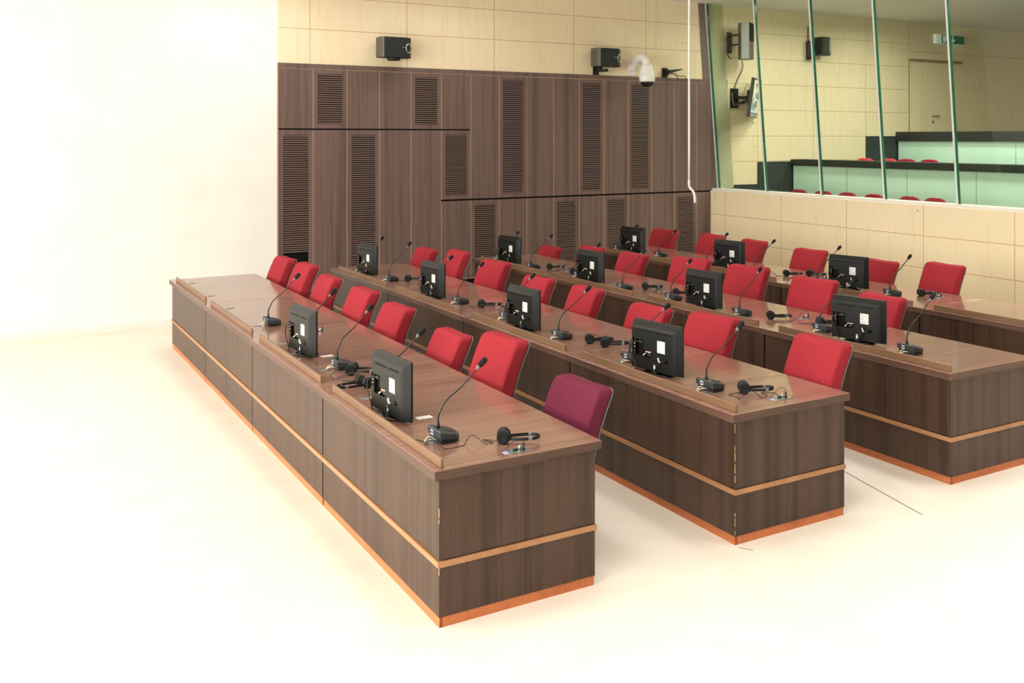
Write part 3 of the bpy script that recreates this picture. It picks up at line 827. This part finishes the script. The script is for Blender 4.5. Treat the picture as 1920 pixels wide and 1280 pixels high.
# ------------------------------------------------------------------ microphones
MICS = {
1: [(2.091, 4.948, 2.281, 4.888, 1.153), (2.14, 5.941, 2.33, 5.871, 1.152), (2.145, 6.865, 2.335, 6.846, 1.157), (2.14, 7.753, 2.33, 7.683, 1.161), (2.14, 8.766, 2.33, 8.696, 1.166)],
2: [(3.935, 5.031, 4.125, 4.977, 1.152), (3.96, 5.95, 4.15, 5.82, 1.15), (3.94, 6.944, 4.13, 6.874, 1.142), (3.96, 7.926, 4.15, 7.856, 1.129), (3.945, 8.919, 4.135, 8.871, 1.125), (3.96, 9.722, 4.15, 9.652, 1.112), (3.923, 10.753, 4.113, 10.729, 1.156), (3.96, 11.793, 4.15, 11.723, 1.135)],
3: [(5.845, 5.085, 6.035, 5.053, 1.163), (5.894, 6.041, 6.084, 5.916, 1.158), (5.822, 6.987, 6.012, 6.982, 1.15), (5.798, 8.004, 5.988, 8.006, 1.123), (5.762, 8.821, 5.952, 8.763, 1.148), (5.835, 9.862, 6.025, 9.792, 1.118), (5.753, 10.85, 5.943, 10.765, 1.146), (5.835, 11.894, 6.025, 11.824, 1.096)],
4: [(7.82, 7.035, 8.01, 6.996, 1.137), (7.74, 7.99, 7.93, 7.9, 1.15), (7.74, 9.033, 7.93, 8.963, 1.127), (7.74, 9.93, 7.93, 9.837, 1.137), (7.771, 11.021, 7.961, 10.979, 1.086), (7.74, 12.0, 7.93, 11.863, 1.094)]}
def make_mic():
    t = empty('desk_microphone', (0, 0, 0))
    def outline(s, back):   # long rear edge facing -x, rounding in towards the speaker
        P = [(back, -.088 * s), (back, .088 * s), (.0, .090 * s), (.035, .082 * s), (.058, .062 * s), (.068, .035 * s), (.070, 0), (.068, -.035 * s), (.058, -.062 * s), (.035, -.082 * s), (.0, -.090 * s)]
        return P
    q = MB()
    lo = outline(.88, -.048)
    q.loft([[(x, y, 0) for x, y in lo], [(x * 1.0, y * 1.02, .030 - .10 * (x + .05) * .9) for x, y in lo]], 0, False)
    q.build('foot', 'micd', t, .002)
    q = MB()
    up = outline(1.0, -.056)
    q.loft([[(x, y, .028 - .09 * (x + .05)) for x, y in up], [(x * 1.0 - .002, y, .060 - .20 * (x + .05)) for x, y in up], [(x * .93 - .003, y * .94, .067 - .21 * (x + .05)) for x, y in up]], 0, False)
    q.build('housing', 'mic', t, .002)
    sl = math.atan(.21)
    T = Matrix.Translation((.022, -.02, .0525)) @ Matrix.Rotation(sl, 4, 'Y')
    q = MB(); q.lathe([(0, 0), (.030, 0), (.030, .002), (.024, .0025), (0, .001)], 20, 0, T); q.build('loudspeaker_grille', 'micd', t)
    q = MB(); q.box(.022, .034, -.072, -.035, .044, .0515, 0, None); q.build('talk_button', 'redbtn', t, .001)
    q = MB(); q.box(-.0592, -.056, .012, .040, .030, .056); q.build('badge', 'paper', t)
    q = MB(); q.box(-.0598, -.0590, .014, .038, .037, .050); q.box(-.0602, -.0596, .020, .032, .041, .0445, 1); q.build('badge_mark', ['blue', 'sky'], t)
    q = MB()
    q.tube([(-.05, .020, .012), (-.075, .024, .022), (-.098, .016, .012), (-.105, .010, .001)], .0034, 8, sub=5)
    q.tube([(-.05, -.020, .012), (-.072, -.020, .020), (-.096, -.002, .014), (-.108, .006, .001)], .0034, 8, sub=5)
    q.build('white_cable', 'wcable', t)
    q = MB(); q.lathe([(.012, .0), (.010, .018), (.007, .034), (.006, .036)], 12, 0, Matrix.Translation((-.028, .018, .060))); q.build('neck_socket', 'micd', t)
    return t
mk = make_mic(); copies = [mk] + [copy_tree(mk) for _ in range(sum(len(v) for v in MICS.values()) - 1)]
MO_ = ['nearest one', 'second from near end', 'third from near end', 'fourth from near end', 'fifth from near end', 'sixth from near end', 'seventh from near end', 'farthest one']
for r, lst in MICS.items():
    for i, (x, y, hx, hy, hz) in enumerate(lst):
        o = copies.pop(0)
        tw = R(rnd.uniform(-4, 4)) if r > 1 else 0
        o.location = (x, y, HT); o.rotation_euler = (0, 0, tw)
        cn = MO_[i] if (len(lst) == 8 or i < len(lst) - 1) else 'farthest one'
        tag(o, 'slate gooseneck microphone on the %s desk row, %s' % (ROWN[r], cn), 'microphone', 'microphones on the %s desk row' % ROWN[r])
        inv = Matrix.Rotation(-tw, 4, 'Z')
        h = inv @ Vector((hx - x, hy - y, hz - HT))
        b = Vector((-.028, .018, .094))
        c1 = b + Vector((.012, -.002, .055))
        d = (h - c1)
        P = [b, b + Vector((.002, 0, .035)), c1, c1 + d * .2 + Vector((-.014, 0, .008)), c1 + d * .5, c1 + d * .85]
        q = MB(); q.tube(P, [.0062, .0042], 8, sub=5); q.build('gooseneck', 'neck', o)
        ax = d.normalized(); rot = Vector((0, 0, 1)).rotation_difference(ax).to_matrix().to_4x4()
        q = MB(); q.lathe([(.006, -.045), (.011, -.028), (.012, -.02), (0, -.02)], 12, 0, Matrix.Translation(h) @ rot); q.build('capsule_ring', 'shell', o)
        q = MB(); q.lathe([(.012, -.022), (.0155, -.016), (.0165, .018), (.0145, .028), (.008, .033), (0, .034)], 14, 0, Matrix.Translation(h) @ rot); q.build('foam_windshield', 'foam', o)

# ------------------------------------------------------------------ headsets
def make_headset(var):
    """lying on the desk: cups upright, band a flat loop reaching along +x"""
    t = empty('headset', (0, 0, 0))
    gap = (.05, .085, .03)[var % 3]
    sw = 1
    n = 22; L_ = .165
    pts = []
    for i in range(n + 1):
        a = math.pi * i / n
        pts.append((.02 + L_ * math.sin(a) ** .8, (gap * .5 + (.062 - gap * .5) * math.sin(a) ** .6) * math.cos(a), .026 + .004 * math.sin(a)))
    for side in (0, 1):
        y = pts[0][1] if side == 0 else pts[-1][1]
        sg = 1 if side == 0 else -1
        T = Matrix.Translation((0, y, .036)) @ Matrix.Rotation(R(20 * sg + (25 if var == 1 and side else 0)), 4, 'Z') @ Matrix.Rotation(R(90), 4, 'X')
        q = MB(); q.lathe([(0, -.012), (.030, -.012), (.035, -.006), (.034, .004), (0, .004)], 20, 0, T if sg < 0 else T @ Matrix.Rotation(R(180), 4, 'X'))
        c = q.build('ear_cup', 'black', t)
        q = MB(); q.lathe([(.012, .003), (.032, .003), (.036, .010), (.034, .018), (.022, .020), (.006, .013), (0, .012)], 20, 0, T if sg < 0 else T @ Matrix.Rotation(R(180), 4, 'X'))
        q.build('ear_pad', 'foam', t)
        if side == 0: 
            q = MB(); q.box(-.010, .010, -.002, .002, -.0135, -.0118, 0, T if sg < 0 else T @ Matrix.Rotation(R(180), 4, 'X')); q.build('cup_mark', 'grey', t)
    # flat band: strip with vertical width
    q = MB(); rings = []
    for i, p in enumerate(pts):
        w, th = .008, .0025
        d = Vector(pts[min(i + 1, n)]) - Vector(pts[max(i - 1, 0)]); d.z = 0; nn = Vector((-d.y, d.x, 0)).normalized()
        v = Vector(p)
        rings.append([tuple(v + nn * th + Vector((0, 0, -w))), tuple(v - nn * th + Vector((0, 0, -w))), tuple(v - nn * th + Vector((0, 0, w))), tuple(v + nn * th + Vector((0, 0, w)))])
    q.loft(rings, 0, False); q.build('headband', 'black', t)
    q = MB(); k = 5
    for k in (5, n - 5):
        v = Vector(pts[k]); q.rbox(v.x, v.y, v.z, .022, .009, .019, .003, .003, (5, 3, 4))
    q.build('band_slider', 'shell', t)
    return t
HS = [make_headset(v) for v in range(3)]
uh = [False] * 3
PH = [  # x, y, rot deg, variant, label
 (2.335, 4.735, -28, 0, 'black headset at the near end of the front desk row beside the steel socket plate', [(2.26, 4.83), (2.24, 4.76), (2.14, 4.80), (2.03, 4.79), (1.95, 4.88), (1.96, 5.02)]),
 (2.15, 6.66, -32, 1, 'black headset with looped band behind the nearer monitor of the front desk row', [(2.05, 6.75), (2.0, 6.55), (2.15, 6.42)]),
 (2.10, 6.27, 190, 1, 'black headset showing its round foam pad by the front desk joint', [(2.2, 6.2), (2.1, 6.45), (2.03, 6.5)]),
 (4.05, 4.85, -30, 0, 'black headset at the near end of the second desk row', [(3.94, 4.86), (3.92, 4.74), (4.06, 4.70), (4.14, 4.78), (4.20, 4.74), (4.17, 4.64)]),
 (4.02, 6.66, -20, 2, 'folded black headset lying flat behind another headset on the second desk row', [(4.1, 6.85), (4.2, 6.7)]),
 (4.06, 6.50, -35, 1, 'black headset with outward disc pad beside the nearest monitor of the second desk row', [(4.25, 6.5), (4.3, 6.35), (4.2, 6.28)]),
 (4.02, 8.62, -28, 0, 'black headset by the middle joint of the second desk row', [(3.95, 8.7), (3.92, 8.55), (4.1, 8.5)]),
 (4.06, 10.62, -30, 0, 'black headset near the far end of the second desk row', [(3.95, 10.7), (3.9, 10.5), (4.0, 10.3)]),
 (5.90, 6.70, -30, 2, 'folded grey black headset by the near joint of the third desk row', [(5.86, 6.6), (5.95, 6.5), (6.1, 6.55)]),
 (6.05, 6.24, -28, 0, 'black headset behind a microphone at the nearest monitor of the third desk row', [(6.0, 6.35), (5.95, 6.4), (6.1, 6.3)]),
 (5.95, 8.73, -30, 0, 'black headset by the middle joint of the third desk row', [(5.85, 8.6), (5.9, 8.45), (6.05, 8.6)]),
 (5.98, 8.22, -30, 0, 'black headset standing behind a microphone on the third desk row', [(5.9, 8.35), (5.85, 8.45), (6.0, 8.5)]),
 (5.88, 10.68, -28, 2, 'black headset near the far joint of the third desk row', [(5.8, 10.6), (5.85, 10.5), (5.98, 10.55)]),
 (5.90, 10.16, -28, 1, 'black headset at the left edge of a monitor on the third desk row', [(5.82, 10.25), (5.8, 10.4), (5.95, 10.5)]),
 (7.88, 8.68, -28, 0, 'black headset by the joint of the back desk row', [(7.8, 8.75), (7.75, 8.9), (7.72, 8.6)]),
 (8.12, 8.55, -60, 1, 'black headset in front of a red chair on the back desk row', [(8.2, 8.45), (8.2, 8.3)]),
 (8.03, 6.86, -30, 0, 'black headset at the right end of the back desk row in view', [(7.9, 6.8), (7.85, 6.65), (8.05, 6.7)]),
]
pool = {v: [HS[v]] + [copy_tree(HS[v]) for _ in range(sum(1 for p in PH if p[3] == v) - 1)] for v in range(3)}
for x, y, a, v, lab, cab in PH:
    o = pool[v].pop(0)
    o.location = (x, y, HT); o.rotation_euler = (0, 0, R(a))
    tag(o, lab, 'headset', 'headsets on the desks')
    Q = Matrix.Rotation(-R(a), 4, 'Z')
    pts = [Q @ Vector((0, 0, .004))] if False else [Vector((-.01, 0, .006))]
    for k, (cx, cy) in enumerate(cab):
        if k:
            px, py = cab[k - 1]
            pts.append(Q @ Vector(((cx + px) / 2 - x + rnd.uniform(-.04, .04), (cy + py) / 2 - y + rnd.uniform(-.04, .04), rnd.choice([.003, .003, .03, .045]))))
        pts.append(Q @ Vector((cx - x, cy - y, .0035)))
    q = MB(); q.tube(pts, .0022, 5, sub=6); q.build('cord', 'cable', o)

# ------------------------------------------------------------------ socket plates, cards
def make_plate():
    t = empty('socket_plate', (0, 0, 0))
    q = MB(); q.box(-.055, .055, -.04, .04, 0, .003); q.build('plate', 'steel', t)
    q = MB(); q.lathe([(.010, .003), (.010, .012), (.006, .016), (.006, .035), (.004, .040), (0, .041)], 10, 0, Matrix.Translation((.022, -.010, 0)))
    q.box(-.03, -.005, -.004, .006, .003, .012); q.build('jack_plug', 'black', t)
    q = MB(); q.lathe([(.0085, .003), (.0085, .024), (0, .025)], 10, 0, Matrix.Translation((.010, .006, 0))); q.build('jack_sleeve', 'silver', t)
    q = MB(); q.tube([(.022, -.010, .04), (.024, .0, .058), (.0, .03, .05), (-.05, .05, .002)], .0017, 5, sub=5); q.build('jack_lead', 'cable', t)
    q = MB(); q.box(-.085, -.060, -.02, .02, 0, .0008, 0); q.build('blue_sticker', 'sky', t)
    return t
pp = make_plate(); first = True
for x, y, lab in [(2.335, 4.57, 'steel socket plate with jack plugs at the near end of the front desk row'), (4.165, 4.63, 'steel socket plate with jack plugs at the near end of the second desk row'),
                  (6.19, 6.57, "steel socket plate left of the joint by the third row's nearest monitor"), (6.13, 6.28, "steel socket plate right of the joint by the third row's nearest monitor"),
                  (6.09, 8.68, 'steel socket plate by the middle joint of the third desk row'), (4.21, 8.53, 'steel socket plate by the middle joint of the second desk row'),
                  (4.20, 6.27, 'steel socket plate half hidden by the nearest monitor of the second desk row'), (2.39, 8.25, 'steel socket plate behind the farther monitor of the front desk row'),
                  (8.12, 6.72, 'steel socket plate at the right end of the back desk row in view'), (6.02, 10.53, 'steel socket plate by the far joint of the third desk row'),
                  (8.10, 8.30, 'steel socket plate in front of a red chair on the back desk row')]:
    o = pp if first else copy_tree(pp); first = False
    o.location = (x, y, HT); o.rotation_euler = (0, 0, 0)
    tag(o, lab, 'socket plate', 'socket plates in the desk tops')
for x, y, lab in ((2.16, 5.40, 'small white card lying beside the nearer monitor of the front desk row'), (2.17, 7.30, 'small white card lying beside the farther monitor of the front desk row')):
    q = MB(); q.box(-.045, .045, -.03, .03, 0, .0012); o = q.build('note_card', 'paper'); o.location = (x, y, HT)
    tag(o, lab, 'card', 'white cards')

# ------------------------------------------------------------------ lights
def lamp(x, y, w, l, p, col=(1, .98, .96), z=ZC - .02, spread=62):
    ld = bpy.data.lights.new('ceiling_lamp', 'AREA'); ld.shape = 'RECTANGLE'; ld.size = w; ld.size_y = l
    ld.energy = p; ld.color = col; ld.spread = R(spread)
    o = bpy.data.objects.new('ceiling_lamp', ld); COL.objects.link(o); o.location = (x, y, z)
    return o
for x, p in ((-4.2, 26), (-1.7, 30), (.6, 30), (2.75, 28), (4.65, 28), (6.5, 30), (8.4, 26), (9.7, 20)):
    for y, k in ((-1.0, 1.0), (1.2, 1.5), (3.3, 1.6), (5.5, .75), (7.5, .65), (9.5, .6), (11.4, .35)):
        lamp(x, y, .6, 1.4, p * k * (1.3 if x > 6 and y < 6 else .5 if x > 6 and y > 11 else 1))
for x, p in ((3.0, 62), (5.6, 40)):  # wall washers added to brighten the upper left of the birch
    lamp(x, 12.5, 1.6, .25, p, (1, .98, .94), spread=150)
def unseen_light(loc, rot, w, h, p, col):  # soft light from outside the view, no window built for it
    ld = bpy.data.lights.new('unseen_light', 'AREA'); ld.shape = 'RECTANGLE'; ld.size = w; ld.size_y = h
    ld.energy = p; ld.color = col
    o = bpy.data.objects.new('unseen_light', ld); COL.objects.link(o); o.location = loc; o.rotation_euler = rot
unseen_light((-6.9, 5.0, 2.7), (R(90), 0, R(-90)), 14, 2.8, 4000, (1, .97, .93))
unseen_light((2.0, -4.9, 2.6), (R(90), 0, 0), 12, 2.6, 120, (1, .985, .965))  # weak fill added behind the camera to lift the desk ends
for x in (11.45, 14.0):
    for y in (5.0, 8.5, 11.4):
        lamp(x, y, .5, 1.6, 260, (1, .97, .85), spread=170)

w = bpy.data.worlds.new('world'); S.world = w; w.use_nodes = True
w.node_tree.nodes['Background'].inputs[0].default_value = (1, .97, .93, 1)
w.node_tree.nodes['Background'].inputs[1].default_value = .12

S.view_settings.view_transform = 'Standard'; S.view_settings.look = 'None'
S.view_settings.gamma = 1; S.view_settings.use_curve_mapping = False
S.view_settings.exposure = -1.85
